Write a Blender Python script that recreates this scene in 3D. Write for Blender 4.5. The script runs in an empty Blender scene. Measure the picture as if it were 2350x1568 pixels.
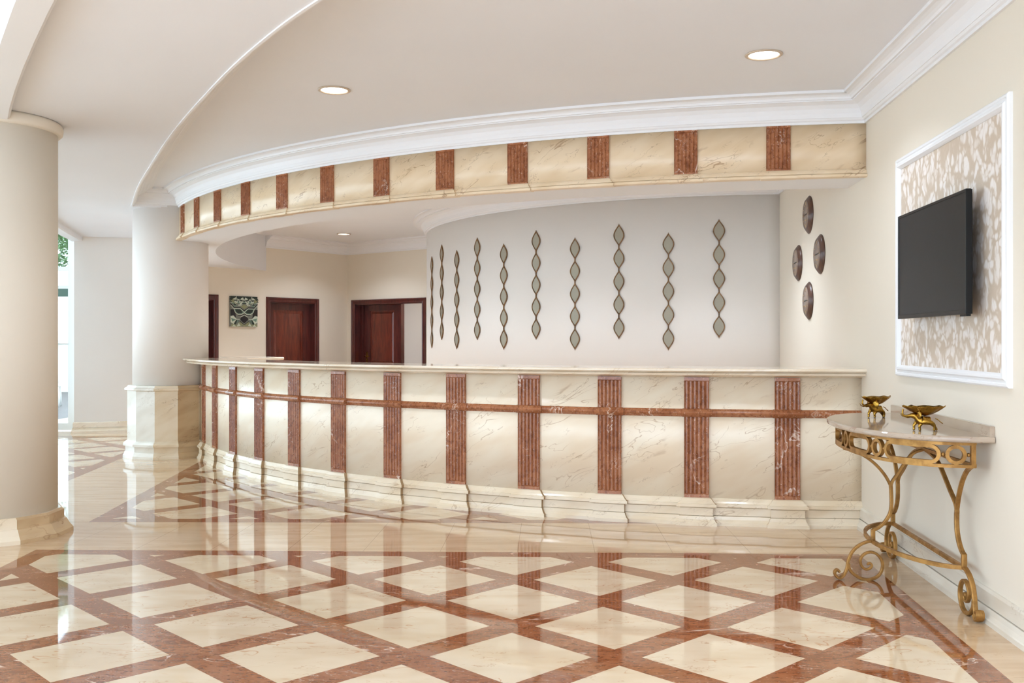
# Hotel reception hall: curved marble counter, fluted pilasters, patterned marble floor, gilt console table.
# All dimensions are written in units of the eye height (1 unit = 1.35 m) and scaled to metres at the very end.
import bpy, bmesh, math, random
from mathutils import Vector, Matrix
S = 1.35
random.seed(7)
C = bpy.context.scene.collection
PI = math.pi
rad = math.radians

# ------------------------------------------------------------------ materials
def srgb(r, g, b):
    f = lambda c: (c / 255 / 12.92) if c / 255 <= 0.04045 else ((c / 255 + 0.055) / 1.055) ** 2.4
    return (f(r), f(g), f(b), 1.0)

class NT:
    """small helper to write node trees"""
    def __init__(s, name):
        s.m = bpy.data.materials.new(name); s.m.use_nodes = True
        s.t = s.m.node_tree; s.b = s.t.nodes['Principled BSDF']
    def n(s, typ, **kw):
        nd = s.t.nodes.new(typ)
        for k, v in kw.items(): setattr(nd, k, v)
        return nd
    def link(s, a, b): s.t.links.new(a, b)
    def put(s, sock, v):
        if isinstance(v, bpy.types.NodeSocket): s.link(v, sock)
        else: sock.default_value = v
    def math(s, op, a, b=0.0, c=None):
        nd = s.n('ShaderNodeMath', operation=op)
        s.put(nd.inputs[0], a); s.put(nd.inputs[1], b)
        if c is not None: s.put(nd.inputs[2], c)
        return nd.outputs[0]
    def mix(s, f, a, b, mode='MIX'):
        nd = s.n('ShaderNodeMix', data_type='RGBA', blend_type=mode)
        s.put(nd.inputs[0], f); s.put(nd.inputs[6], a); s.put(nd.inputs[7], b)
        return nd.outputs[2]
    def noise(s, vec, scale, detail=4, rough=.55, dist=0.0):
        nd = s.n('ShaderNodeTexNoise')
        s.put(nd.inputs['Vector'], vec)
        nd.inputs['Scale'].default_value = scale; nd.inputs['Detail'].default_value = detail
        nd.inputs['Roughness'].default_value = rough; nd.inputs['Distortion'].default_value = dist
        return nd.outputs['Fac']
    def mapr(s, v, a, b, c=0.0, d=1.0, smooth=True):
        nd = s.n('ShaderNodeMapRange')
        if smooth: nd.interpolation_type = 'SMOOTHSTEP'
        s.put(nd.inputs[0], v)
        for i, x in enumerate((a, b, c, d)): nd.inputs[i + 1].default_value = x
        return nd.outputs[0]
    def coord(s, scale=(1, 1, 1), rot=(0, 0, 0), off=(0, 0, 0), geo=False):
        if geo: src = s.n('ShaderNodeNewGeometry').outputs['Position']
        else: src = s.n('ShaderNodeTexCoord').outputs['Object']
        mp = s.n('ShaderNodeMapping'); s.link(src, mp.inputs[0])
        mp.inputs['Location'].default_value = off; mp.inputs['Rotation'].default_value = rot; mp.inputs['Scale'].default_value = scale
        return mp.outputs[0]
    def set(s, **kw):
        for k, v in kw.items(): s.put(s.b.inputs[k.replace('_', ' ')], v)
        return s.m

def simple(name, col, rough=.5, metal=0.0, spec=.5, **kw):
    t = NT(name)
    t.set(Base_Color=col, Roughness=rough, Metallic=metal, Specular_IOR_Level=spec, **kw)
    return t.m

def paint(name, col, rough=.6):
    t = NT(name); v = t.coord()
    n = t.noise(v, 1.3, 1)
    c2 = tuple(x * .96 for x in col[:3]) + (1,)
    t.set(Base_Color=t.mix(n, c2, col), Roughness=rough, Specular_IOR_Level=.3)
    return t.m

def vein_mask(t, vec, scale, width, dist, detail=5, gate=None):
    n = t.noise(vec, scale, detail, .55, dist)
    r = t.math('ABSOLUTE', t.math('SUBTRACT', n, .5))
    m = t.mapr(r, 0.0, width, 1.0, 0.0)
    if gate:
        g = t.noise(vec, gate[0], 1)
        m = t.math('MULTIPLY', m, t.mapr(g, gate[1], gate[1] + .12, 0, 1))
    return m

def cream_tree(t, vec, base, alt, vein, strength=.7):
    c = t.mix(t.mapr(t.noise(vec, 2.6, 2, .6), .35, .68), base, alt)
    m1 = vein_mask(t, vec, 3.0, .009, .55, 3, (2.1, .48))
    m2 = vein_mask(t, vec, 9.0, .016, 0, 3, (4.6, .53))
    blot = t.mapr(t.noise(vec, 4.0, 3, .7), .62, .76)
    c = t.mix(t.math('MULTIPLY', blot, .35 * strength), c, vein)
    c = t.mix(t.math('MULTIPLY', m1, .62 * strength), c, vein)
    c = t.mix(t.math('MULTIPLY', m2, .42 * strength), c, tuple(x * .75 for x in vein[:3]) + (1,))
    return c

def marble_cream(name, base, alt, vein, rough=.16, strength=.7, scale=(1.3, 1.3, .42), rot=(0, rad(-27), 0)):
    t = NT(name); v = t.coord(scale=scale, rot=rot)
    v.node.vector_type = 'TEXTURE'
    t.set(Base_Color=cream_tree(t, v, base, alt, vein, strength), Roughness=rough)
    return t.m

def red_tree(t, vec, a, b, d):
    c = t.mix(t.mapr(t.noise(vec, 5.0, 3, .65), .35, .68), a, b)
    c = t.mix(t.math('MULTIPLY', t.mapr(t.noise(vec, 26, 2, .7), .48, .66), .6), c, d)
    c = t.mix(t.math('MULTIPLY', t.mapr(t.noise(vec, 60, 1, .6), .66, .74), .55), c, srgb(214, 178, 152))
    m = vein_mask(t, vec, 2.2, .014, .8, 4, (2.2, .53))
    m2 = vein_mask(t, vec, 8.0, .014, 0, 3, (3.2, .56))
    w = srgb(232, 208, 190)
    c = t.mix(t.math('MULTIPLY', m, .9), c, w)
    return t.mix(t.math('MULTIPLY', m2, .5), c, w)

def marble_red(name, rough=.2):
    t = NT(name); v = t.coord(scale=(1.5, 1.5, 1.1))
    t.set(Base_Color=red_tree(t, v, srgb(172, 112, 76), srgb(148, 88, 54), srgb(112, 60, 36)), Roughness=rough)
    return t.m

MAT = {}
MAT['wall'] = paint('wall paint cream', srgb(238, 231, 223))
MAT['wall_warm'] = paint('wall paint warm cream', srgb(232, 221, 204))
MAT['column'] = paint('column paint', srgb(242, 233, 224))
MAT['ceiling'] = paint('ceiling paint white', srgb(238, 237, 239), .75)
MAT['white'] = paint('moulding paint white', srgb(240, 238, 238), .5)
MAT['cream'] = marble_cream('cream marble panel', srgb(242, 228, 205), srgb(235, 216, 189), srgb(168, 128, 86), .26, .85)
MAT['cream_base'] = marble_cream('cream marble moulding', srgb(234, 218, 193), srgb(225, 204, 173), srgb(162, 122, 84), .14, .75)
MAT['cream_top'] = marble_cream('cream marble counter slab', srgb(238, 223, 202), srgb(228, 208, 180), srgb(182, 142, 98), .08, .7)
MAT['fascia'] = marble_cream('golden cream marble', srgb(233, 210, 178), srgb(222, 195, 158), srgb(156, 112, 70), .3, 1.1)
MAT['grey_cream'] = marble_cream('pale greyish cream marble', srgb(226, 218, 204), srgb(214, 203, 186), srgb(168, 136, 104), .15, .6)
MAT['tan_cream'] = marble_cream('tan marble', srgb(204, 176, 138), srgb(186, 156, 118), srgb(138, 100, 64), .2, 1.0)
MAT['table_marble'] = marble_cream('pinkish grey marble', srgb(192, 174, 154), srgb(174, 154, 136), srgb(140, 104, 84), .07, .8)
MAT['red'] = marble_red('red marble')
MAT['plinth_side'] = simple('brown plinth side', srgb(168, 140, 104), .8)
MAT['gold'] = None

def gold(name, a, b, rough, metal):
    t = NT(name); v = t.coord()
    n = t.mapr(t.noise(v, 14, 5, .65), .35, .7)
    t.set(Base_Color=t.mix(n, a, b), Roughness=t.mapr(n, 0, 1, rough, rough + .12), Metallic=metal)
    return t.m
MAT['gilt'] = gold('antique gilt iron', srgb(178, 132, 70), srgb(142, 100, 50), .42, .6)
MAT['brass'] = gold('antique brass', srgb(172, 130, 54), srgb(112, 80, 28), .24, 1.0)
MAT['bronze'] = gold('bronze frame', srgb(142, 106, 70), srgb(100, 74, 50), .42, .6)
MAT['mirror'] = simple('smoked mirror glass', srgb(160, 152, 134), .5, .35)
MAT['black'] = simple('black plastic', srgb(15, 15, 15), .36, 0, .3)
MAT['screen'] = simple('dark display glass', srgb(34, 34, 35), .3, 0, .14)

def wood(name, a, b, rough=.28):
    t = NT(name); v = t.coord(scale=(6, 6, .8))
    n = t.noise(v, 3.0, 4, .6, 1.2)
    t.set(Base_Color=t.mix(t.mapr(n, .3, .7), a, b), Roughness=rough, Coat_Weight=.25, Coat_Roughness=.15)
    return t.m
MAT['mahogany'] = wood('dark mahogany', srgb(98, 42, 34), srgb(66, 24, 20))
MAT['mahogany_panel'] = wood('red mahogany panel', srgb(124, 52, 34), srgb(84, 30, 20))
MAT['clock_wood'] = wood('brown clock wood', srgb(100, 64, 46), srgb(62, 42, 34), .4)
MAT['clock_face'] = simple('taupe clock dial', srgb(146, 126, 112), .25)
MAT['clock_ink'] = simple('gold numeral ink', srgb(196, 156, 96), .4, .4)
MAT['clock_hand'] = simple('dark clock hand', srgb(38, 30, 26), .4)
MAT['white_frame'] = simple('white window frame', srgb(238, 240, 236), .35)
MAT['green_frame'] = simple('grey green rail', srgb(96, 120, 108), .4)

def glass(name, tint=(.95, .98, .96, 1)):
    m = bpy.data.materials.new(name); m.use_nodes = True; t = m.node_tree; t.nodes.clear()
    o = t.nodes.new('ShaderNodeOutputMaterial'); mx = t.nodes.new('ShaderNodeMixShader')
    tr = t.nodes.new('ShaderNodeBsdfTransparent'); gl = t.nodes.new('ShaderNodeBsdfGlossy'); fr = t.nodes.new('ShaderNodeFresnel')
    tr.inputs[0].default_value = tint; gl.inputs['Roughness'].default_value = .02; fr.inputs[0].default_value = 1.3
    t.links.new(fr.outputs[0], mx.inputs[0]); t.links.new(tr.outputs[0], mx.inputs[1]); t.links.new(gl.outputs[0], mx.inputs[2])
    t.links.new(mx.outputs[0], o.inputs[0])
    return m
MAT['glass'] = glass('clear glass')

def emit(name, col, k):
    m = bpy.data.materials.new(name); m.use_nodes = True; t = m.node_tree; t.nodes.clear()
    o = t.nodes.new('ShaderNodeOutputMaterial'); e = t.nodes.new('ShaderNodeEmission')
    e.inputs[0].default_value = col; e.inputs[1].default_value = k
    t.links.new(e.outputs[0], o.inputs[0]); return m
MAT['lamp'] = emit('warm lamp glow', (1, .93, .8, 1), 9.0)

def wallpaper():
    t = NT('feather wallpaper')
    v = t.coord(scale=(1, 1, .74), rot=(rad(20), 0, 0))
    nz = t.n('ShaderNodeTexNoise'); t.link(v, nz.inputs['Vector']); nz.inputs['Scale'].default_value = 7; nz.inputs['Detail'].default_value = 3
    vm = t.n('ShaderNodeVectorMath', operation='SCALE'); t.link(nz.outputs['Color'], vm.inputs[0]); vm.inputs['Scale'].default_value = .2
    va = t.n('ShaderNodeVectorMath', operation='ADD'); t.link(v, va.inputs[0]); t.link(vm.outputs[0], va.inputs[1])
    vo = t.n('ShaderNodeTexVoronoi', feature='F1'); t.link(va.outputs[0], vo.inputs['Vector']); vo.inputs['Scale'].default_value = 19
    ve = t.n('ShaderNodeTexVoronoi', feature='DISTANCE_TO_EDGE'); t.link(va.outputs[0], ve.inputs['Vector']); ve.inputs['Scale'].default_value = 19
    sp = t.n('ShaderNodeSeparateColor'); t.link(vo.outputs['Color'], sp.inputs[0])
    c = t.mix(t.mapr(sp.outputs[0], -.5, .55), srgb(216, 200, 182), srgb(238, 229, 222))
    c = t.mix(t.mapr(vo.outputs['Distance'], .34, .66), c, srgb(206, 188, 168))
    edge = t.mapr(ve.outputs['Distance'], 0.0, .14, 1.0, 0.0)
    c = t.mix(t.math('MULTIPLY', edge, .22), c, srgb(196, 172, 148))
    t.set(Base_Color=c, Roughness=.55)
    return t.m
MAT['wallpaper'] = wallpaper()

def floor_mat():
    t = NT('inlaid marble floor')
    pos = t.n('ShaderNodeNewGeometry').outputs['Position']
    sc = t.n('ShaderNodeVectorMath', operation='SCALE'); t.link(pos, sc.inputs[0]); sc.inputs['Scale'].default_value = 1 / S
    sx = t.n('ShaderNodeSeparateXYZ'); t.link(sc.outputs[0], sx.inputs[0])
    X, Y = sx.outputs[0], sx.outputs[1]
    M = t.math
    def lin(a, b, c):                       # a*x + b*y + c
        return M('MULTIPLY_ADD', X, a, M('MULTIPLY_ADD', Y, b, c))
    def pos_mask(d, margin=0.0): return M('GREATER_THAN', d, margin)
    AND = lambda *a: a[0] if len(a) == 1 else M('MULTIPLY', a[0], AND(*a[1:]))
    OR = lambda *a: a[0] if len(a) == 1 else M('MAXIMUM', a[0], OR(*a[1:]))
    NOT = lambda a: M('SUBTRACT', 1.0, a)
    def lattice(ox, oy, ph, P, a):
        c, s = math.cos(ph), math.sin(ph); h = P / 2
        # u, v in half periods, then p=(u+v)/2, q=(u-v)/2: tile centres on whole numbers
        au, bu, cu = c / h, s / h, -(c * ox + s * oy) / h
        av, bv, cv = -s / h, c / h, -(-s * ox + c * oy) / h
        p = lin((au + av) / 2, (bu + bv) / 2, (cu + cv) / 2); q = lin((au - av) / 2, (bu - bv) / 2, (cu - cv) / 2)
        fp = M('ABSOLUTE', M('SUBTRACT', M('FRACT', M('ADD', p, .5)), .5)); fq = M('ABSOLUTE', M('SUBTRACT', M('FRACT', M('ADD', q, .5)), .5))
        k = a / h / 2
        tile = M('LESS_THAN', M('MAXIMUM', fp, fq), k)
        ip, iq = M('FLOOR', M('ADD', p, .5)), M('FLOOR', M('ADD', q, .5))
        return tile, ip, iq
    t1, ip, iq = lattice(-.3237, 4.1305, -.0164, .6714, .2565)
    t2, jp, jq = lattice(-.497, 5.690, -.014, .669, .2515)
    bw = .102
    # panel in front of the band
    d1 = [lin(-.0257, -1, 4.6633), lin(-1, .0912, 1.2036), lin(1, .06, 1.998)]
    d2 = [lin(.0135, 1, -5.409), lin(1, .092, 1.839)]
    d3 = [lin(-1, -.1155, -2.359), lin(0, 1, -5.9), lin(0, -1, 10.35)]
    reg = [AND(*[pos_mask(d) for d in ds]) for ds in (d1, d2, d3)]
    inn = [AND(*[pos_mask(d, bw) for d in ds]) for ds in (d1, d2, d3)]
    red = OR(*reg)
    tile = OR(AND(inn[0], t1), AND(inn[1], t2), AND(inn[2], t2))
    wn = t.n('ShaderNodeTexWhiteNoise', noise_dimensions='3D'); cb = t.n('ShaderNodeCombineXYZ')
    t.link(ip, cb.inputs[0]); t.link(iq, cb.inputs[1]); t.link(cb.outputs[0], wn.inputs['Vector'])
    # stone colours; veins run across the slabs
    mp = t.n('ShaderNodeMapping'); t.link(sc.outputs[0], mp.inputs[0]); mp.inputs['Scale'].default_value = (1.2, 2.6, 1)
    off = t.n('ShaderNodeVectorMath', operation='MULTIPLY_ADD'); t.link(wn.outputs['Color'], off.inputs[0]); off.inputs[1].default_value = (5, 5, 5); t.link(mp.outputs[0], off.inputs[2])
    lightc = cream_tree(t, off.outputs[0], srgb(222, 202, 174), srgb(211, 187, 156), srgb(180, 122, 74), 1.35)
    lightc = t.mix(t.math('MULTIPLY', wn.outputs['Value'], .25), lightc, srgb(214, 190, 158))
    redc = red_tree(t, mp.outputs[0], srgb(156, 98, 64), srgb(134, 76, 44), srgb(104, 54, 30))
    mp2 = t.n('ShaderNodeMapping'); t.link(sc.outputs[0], mp2.inputs[0]); mp2.inputs['Scale'].default_value = (1, 5, 1)
    beige = cream_tree(t, mp2.outputs[0], srgb(212, 182, 148), srgb(200, 168, 132), srgb(158, 112, 76), .6)
    seam = M('ABSOLUTE', M('SUBTRACT', M('FRACT', M('DIVIDE', lin(1, -.0376, .2023 + .682 + 3.67 - .1835), .367)), .5))
    seamm = M('MULTIPLY', M('LESS_THAN', seam, .0035), AND(NOT(pos_mask(d1[0])), NOT(pos_mask(d2[0]))))
    beige = t.mix(M('MULTIPLY', seamm, .55), beige, srgb(130, 100, 74))
    col = t.mix(red, beige, redc); col = t.mix(tile, col, lightc)
    ro = t.mapr(t.noise(mp.outputs[0], 3, 1), .3, .7, .025, .055)
    t.set(Base_Color=col, Roughness=ro, Specular_IOR_Level=1.0)
    return t.m
MAT['floor'] = floor_mat()

# ------------------------------------------------------------------ mesh helpers
class MB:
    def __init__(s): s.v, s.f, s.mi, s.sm = [], [], [], []
    def add(s, vs, fs, mi=0, smooth=False):
        o = len(s.v); s.v += [tuple(v) for v in vs]
        for f in fs: s.f.append(tuple(i + o for i in f)); s.mi.append(mi); s.sm.append(smooth)
        return s
    def box(s, c, size, mi=0, mat=None):
        x, y, z = (a / 2 for a in size)
        vs = [Vector((sx * x, sy * y, sz * z)) for sx in (-1, 1) for sy in (-1, 1) for sz in (-1, 1)]
        if mat is not None: vs = [mat @ v for v in vs]
        vs = [v + Vector(c) for v in vs]
        return s.add(vs, [(0, 1, 3, 2), (4, 6, 7, 5), (0, 4, 5, 1), (2, 3, 7, 6), (0, 2, 6, 4), (1, 5, 7, 3)], mi)
    def loft(s, loops, closed=True, cap=True, mi=0, smooth=False, ring=False):
        n = len(loops[0]); vs = [p for l in loops for p in l]; fs = []
        L = len(loops); rng = range(L if ring else L - 1)
        for i in rng:
            a, b = i * n, ((i + 1) % L) * n
            for j in range(n if closed else n - 1):
                k = (j + 1) % n
                fs.append((a + j, a + k, b + k, b + j))
        s.add(vs, fs, mi, smooth)
        if cap and closed and not ring:
            o = len(s.v) - len(vs)
            s.f.append(tuple(o + j for j in range(n))[::-1]); s.mi.append(mi); s.sm.append(False)
            s.f.append(tuple(o + (L - 1) * n + j for j in range(n))); s.mi.append(mi); s.sm.append(False)
        return s
    def prism(s, poly, z0, z1, mi=0):
        return s.loft([[(x, y, z0) for x, y in poly], [(x, y, z1) for x, y in poly]], mi=mi)
    def revolve(s, prof, n=48, c=(0, 0, 0), mi=0, smooth=True, a0=0.0):
        loops = [[(c[0] + r * math.cos(a0 + 2 * PI * k / n), c[1] + r * math.sin(a0 + 2 * PI * k / n), c[2] + z) for k in range(n)] for r, z in prof]
        return s.loft(loops, mi=mi, smooth=smooth)
    def ball(s, c, r, mi=0, n=12):
        prof = [(max(r * math.sin(PI * i / 8), 1e-5), -r * math.cos(PI * i / 8)) for i in range(9)]
        return s.revolve(prof, n, c, mi)
    def bar(s, path, N, w, t, closed=False, mi=0, smooth=False, taper=None, sec=None):
        """sweep a flat bar (w across the plane normal N, t in the plane) along a planar path"""
        N = Vector(N).normalized(); P = [Vector(p) for p in path]; n = len(P); loops = []
        for i in range(n):
            if closed: T = P[(i + 1) % n] - P[i - 1]
            else: T = P[min(i + 1, n - 1)] - P[max(i - 1, 0)]
            T.normalize(); B = N.cross(T).normalized(); k = taper(i / (n - 1)) if taper else 1.0
            q = sec or ((-1, -1), (1, -1), (1, 1), (-1, 1))
            loops.append([tuple(P[i] + N * (w / 2 * a * k) + B * (t / 2 * b * k)) for a, b in q])
        return s.loft(loops, ring=closed, mi=mi, smooth=smooth)
    def tube(s, path, r, n=8, mi=0, smooth=True):
        P = [Vector(p) for p in path]; rr = r if isinstance(r, (list, tuple)) else [r] * len(P); loops = []; up = Vector((.13, .29, .95))
        for i, p in enumerate(P):
            T = (P[min(i + 1, len(P) - 1)] - P[max(i - 1, 0)]).normalized()
            A = T.cross(up).normalized(); B = T.cross(A)
            loops.append([tuple(p + (A * math.cos(2 * PI * k / n) + B * math.sin(2 * PI * k / n)) * rr[i]) for k in range(n)])
        return s.loft(loops, mi=mi, smooth=smooth)

def rnd_sec(m=3, e=.35):
    """bar section with rounded edges, in -1..1"""
    out = []
    for cx, cy, a in ((1 - e, -1 + e, -90), (1 - e, 1 - e, 0), (-1 + e, 1 - e, 90), (-1 + e, -1 + e, 180)):
        for k in range(m): th = rad(a + 90 * k / (m - 1)); out.append((cx + e * math.cos(th), cy + e * math.sin(th)))
    return out

def catmull(pts, m=8, closed=False):
    P = [Vector(p) for p in pts]; n = len(P); out = []
    for i in range(n if closed else n - 1):
        if closed: a, b, c, d = P[i - 1], P[i], P[(i + 1) % n], P[(i + 2) % n]
        else: a, b, c, d = P[max(i - 1, 0)], P[i], P[i + 1], P[min(i + 2, n - 1)]
        for k in range(m):
            u = k / m
            out.append(.5 * ((2 * b) + (c - a) * u + (2 * a - 5 * b + 4 * c - d) * u * u + (3 * b - a - 3 * c + d) * u ** 3))
    if not closed: out.append(P[-1])
    return out

def sweep(mb, path, prof, side=1, closed=False, mi=0, smooth=False):
    """moulding: profile (out, z) along a plan polyline, mitred; side=1: out is to the left of travel"""
    P = [Vector(p[:2]) for p in path]; n = len(P); loops = []
    for i in range(n):
        pr = P[i - 1] if (closed or i > 0) else None; nx = P[(i + 1) % n] if (closed or i < n - 1) else None
        d0 = (P[i] - pr).normalized() if pr is not None else None; d1 = (nx - P[i]).normalized() if nx is not None else None
        if d0 is None: d0 = d1
        if d1 is None: d1 = d0
        n0 = Vector((-d0.y, d0.x)); n1 = Vector((-d1.y, d1.x)); m = (n0 + n1).normalized(); m = m / max(m.dot(n0), .25) * side
        loops.append([(P[i].x + m.x * o, P[i].y + m.y * o, z) for o, z in prof])
    return mb.loft(loops, closed=True, ring=closed, mi=mi, smooth=smooth)

def arc(cc, R, a0, a1, n):
    return [(cc[0] + R * math.sin(rad(a0 + (a1 - a0) * k / n)), cc[1] - R * math.cos(rad(a0 + (a1 - a0) * k / n))) for k in range(n + 1)]
def pol(cc, R, a): return (cc[0] + R * math.sin(rad(a)), cc[1] - R * math.cos(rad(a)))

def wloc(p):
    v = Vector((0, 0, 0))
    while p is not None: v += p.location; p = p.parent
    return v

def obj(name, mb, mats, parent=None, local=False):
    """link ONE mesh object; vertices are in hall coordinates unless local"""
    me = bpy.data.meshes.new(name)
    L = Vector((0, 0, 0)) if local or parent is None else wloc(parent)
    me.from_pydata([tuple(Vector(v) - L) for v in mb.v], [], mb.f)
    for m in (mats if isinstance(mats, (list, tuple)) else [mats]): me.materials.append(m)
    for p, mi, sm in zip(me.polygons, mb.mi, mb.sm): p.material_index = mi; p.use_smooth = sm
    bm = bmesh.new(); bm.from_mesh(me); bmesh.ops.recalc_face_normals(bm, faces=bm.faces); bm.to_mesh(me); bm.free()
    o = bpy.data.objects.new(name, me); C.objects.link(o)
    if parent: o.parent = parent
    return o
def tag(o, label, cat, group=None, kind=None):
    o['label'] = label; o['category'] = cat
    if group: o['group'] = group
    if kind: o['kind'] = kind
    return o
def thing(name, label, cat, loc=(0, 0, 0), rotz=0.0, group=None, kind=None):
    o = bpy.data.objects.new(name, None); C.objects.link(o); o.location = loc; o.rotation_euler = (0, 0, rotz)
    o.empty_display_size = .1
    return tag(o, label, cat, group, kind)
def struct(name, mb, m, parent=None, label=None):
    o = obj(name, mb, m, parent)
    if parent is None: o['kind'] = 'structure'
    if label: o['label'] = label
    return o
def copy_tree(o, parent=None):
    c = o.copy(); C.objects.link(c)
    if parent is not None: c.parent = parent
    for ch in list(o.children): copy_tree(ch, c)
    return c

# ------------------------------------------------------------------ plan
CC = (2.171, 10.486)          # centre of the counter arc
CF = (2.55, 11.18)            # centre of the bulkhead above it
CD = (2.309, 10.886)          # centre of the drum wall with the mirrors
RD = 3.24
RF, RIN = 6.06, 5.68
Z1, ZC, ZS = 1.140, 1.2855, .860      # lower ceiling, tray ceiling, underside of the bulkhead (above eye height)
Z1 += 1; ZC += 1; ZS += 1
wx = lambda y: 1.389 + .0904 * y      # plane of the right wall
WD = Vector((.0904, 1.0)).normalized(); WN = Vector((-WD.y, WD.x))     # along the wall, out of the wall
def onwall(y, p=0.0, z=0.0):          # y along the wall, p out of the wall
    return (wx(y) + WN.x * p, y + WN.y * p, z)
P2 = (-3.009, 8.687); P1 = (-2.70, 5.10)
K = (-2.187, 13.08)                   # far corner of the back room
DA = Vector((.617, .787)).normalized(); DB = Vector((DA.y, -DA.x))
A_ = lambda t, n=0.0, z=0.0: (K[0] - DA.x * t + DB.x * n, K[1] - DA.y * t + DB.y * n, z)          # wall A, n into the room
B_ = lambda s_, n=0.0, z=0.0: (K[0] + DB.x * s_ - DA.x * n, K[1] + DB.y * s_ - DA.y * n, z)       # wall B
rim = [(1.56, 1.72), (1.2, 1.80), (.65, 2.08), (.15, 2.45), (-.28, 2.86), (-.641, 3.29), (-.957, 3.761), (-1.297, 4.345), (-1.84, 5.367), (-2.377, 6.473), (-2.767, 7.30), (-3.19, 8.28)]
rim = [(v.x, v.y) for v in catmull([(x, y, 0) for x, y in rim], 5)]
beam = [(1.55, -.9), (.95, -.1), (.2, .9), (-.6, 1.9), (-1.54, 3.29), (-2.5, 4.9), (-3.05, 6.1), (-3.72, 7.8), (-4.29, 9.27), (-4.70, 10.80)]
beam = [(v.x, v.y) for v in catmull([(x, y, 0) for x, y in beam], 5)]
WJ = (-3.87, 10.95)                   # where the left wall meets wall A
# inner edge of the bulkhead meets wall A
t_hit = next(t for t in [i * .002 for i in range(300, 1400)] if math.hypot(A_(t)[0] - CF[0], A_(t)[1] - CF[1]) >= RIN - .06)
hit = A_(t_hit); a_hit = math.degrees(math.atan2(hit[0] - CF[0], CF[1] - hit[1])); RH = math.hypot(hit[0] - CF[0], hit[1] - CF[1])
aw = lambda cc, R: next(a for a in [-20 + i * .01 for i in range(4000)] if pol(cc, R, a)[0] >= wx(pol(cc, R, a)[1]))   # arc meets right wall
af, ain, ad = aw(CF, RF), aw(CF, RIN), aw(CD, RD)

# ------------------------------------------------------------------ setting
mb = MB(); mb.add([(-5.8, -.9, 0), (4.2, -.9, 0), (4.2, 15.6, 0), (-5.8, 15.6, 0)], [(0, 1, 2, 3)])
mb.add([(-5.8, -.9, -.1), (4.2, -.9, -.1), (4.2, 15.6, -.1), (-5.8, 15.6, -.1)], [(3, 2, 1, 0)])
struct('floor', mb, MAT['floor'])
# tray + inner ceiling
mb = MB(); mb.prism([(-3.9, 1.2), (3.2, 1.2), (3.2, 14.6), (-2.0, 14.6), (-4.4, 11.4)], ZC, ZC + .1)
struct('ceiling', mb, MAT['ceiling'])
# lower ceiling around the tray
fl = arc(CF, RF, -63, -63, 1)[0]
poly = rim + [fl, (P2[0], P2[1]), WJ] + beam[::-1] + [(2.6, -.9), (2.2, 1.72)]
mb = MB(); mb.prism(poly, Z1, Z1 + .12); struct('ceiling_lower', mb, MAT['ceiling'])
# bulkhead over the counter: closed ring with its underside
outer = arc(CF, RF - .012, af + 1.0, -64.5, 60) + [(P2[0] + .05, P2[1] + .05), (P2[0], P2[1] + .2), WJ]
inner = [A_(2.6)[:2], A_(t_hit)[:2]] + [pol(CF, RH + (RIN - RH) * min(1, (k / 30)), a_hit + (ain + 1.2 - a_hit) * k / 80) for k in range(1, 81)]
mb = MB(); mb.prism(outer + inner, ZS, ZC); struct('ceiling_soffit', mb, MAT['ceiling'])
# beam between lower ceiling and skylight bay
mb = MB(); sweep(mb, beam, [(0, Z1 - .045), (0, Z1 + .45), (.14, Z1 + .45), (.14, Z1 - .03), (.12, Z1 - .045)], side=1 if False else -1)
# travel is towards +y with the hall on the right, the bay on the left
mb = MB(); sweep(mb, beam, [(0, Z1 - .02), (0, Z1 + .45), (.13, Z1 + .45), (.13, Z1 - .035), (.115, Z1 - .05), (.012, Z1 - .05), (0, Z1 - .04)], side=1)
struct('beam', mb, MAT['white'])
# walls
def slab(p0, p1, th, z0, z1, mb=None):   # wall with its face on p0-p1, thickness to the right of travel
    d = (Vector(p1[:2]) - Vector(p0[:2])).normalized(); n = Vector((d.y, -d.x)) * th
    mb = mb or MB()
    return mb.prism([p0[:2], p1[:2], (p1[0] + n.x, p1[1] + n.y), (p0[0] + n.x, p0[1] + n.y)], z0, z1)
struct('wall_right', slab(onwall(-.9), onwall(9.4), .12, 0, ZC + .05), MAT['wall_warm'])
mb = MB(); ring = arc(CD, RD, ad + .5, -150, 70); ring2 = arc(CD, RD - .15, ad + .5, -150, 70)
mb.prism(ring + ring2[::-1], 0, ZC + .05)
for i in range(len(mb.sm)): mb.sm[i] = i < 70
struct('wall_center', mb, MAT['wall'])
# left wall with a jamb return
struct('wall_left', slab((-4.772, 10.73), WJ, -.14, 0, Z1 + .02), MAT['wall'])

def wall_with_openings(name, fn, length, openings, m, th=.12, top=ZC + .05, sgn=-1):
    """fn(t, n, z) ; openings: (t0, t1, head)"""
    mb = MB(); t = length[0]
    def piece(t0, t1, z0, z1):
        if t1 - t0 < 1e-4: return
        a, b, c, d = fn(t0), fn(t1), fn(t1, sgn * th), fn(t0, sgn * th)
        mb.prism([a[:2], b[:2], c[:2], d[:2]], z0, z1)
    for t0, t1, hd in openings:
        piece(t, t0, 0, top); piece(t0, t1, hd, top); t = t1
    piece(t, length[1], 0, top)
    return struct(name, mb, m)
HD = 1.485
dA1 = (.555, 1.272); dA2 = (2.075, 2.62); dB = (.145, 1.37)
wall_with_openings('wall_back_left', A_, (-.12, 2.72), [(dA1[0], dA1[1], HD), (dA2[0], dA2[1], HD)], MAT['wall_warm'])
wall_with_openings('wall_back_right', B_, (-.12, 2.9), [(dB[0], dB[1], HD)], MAT['wall_warm'])
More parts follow.
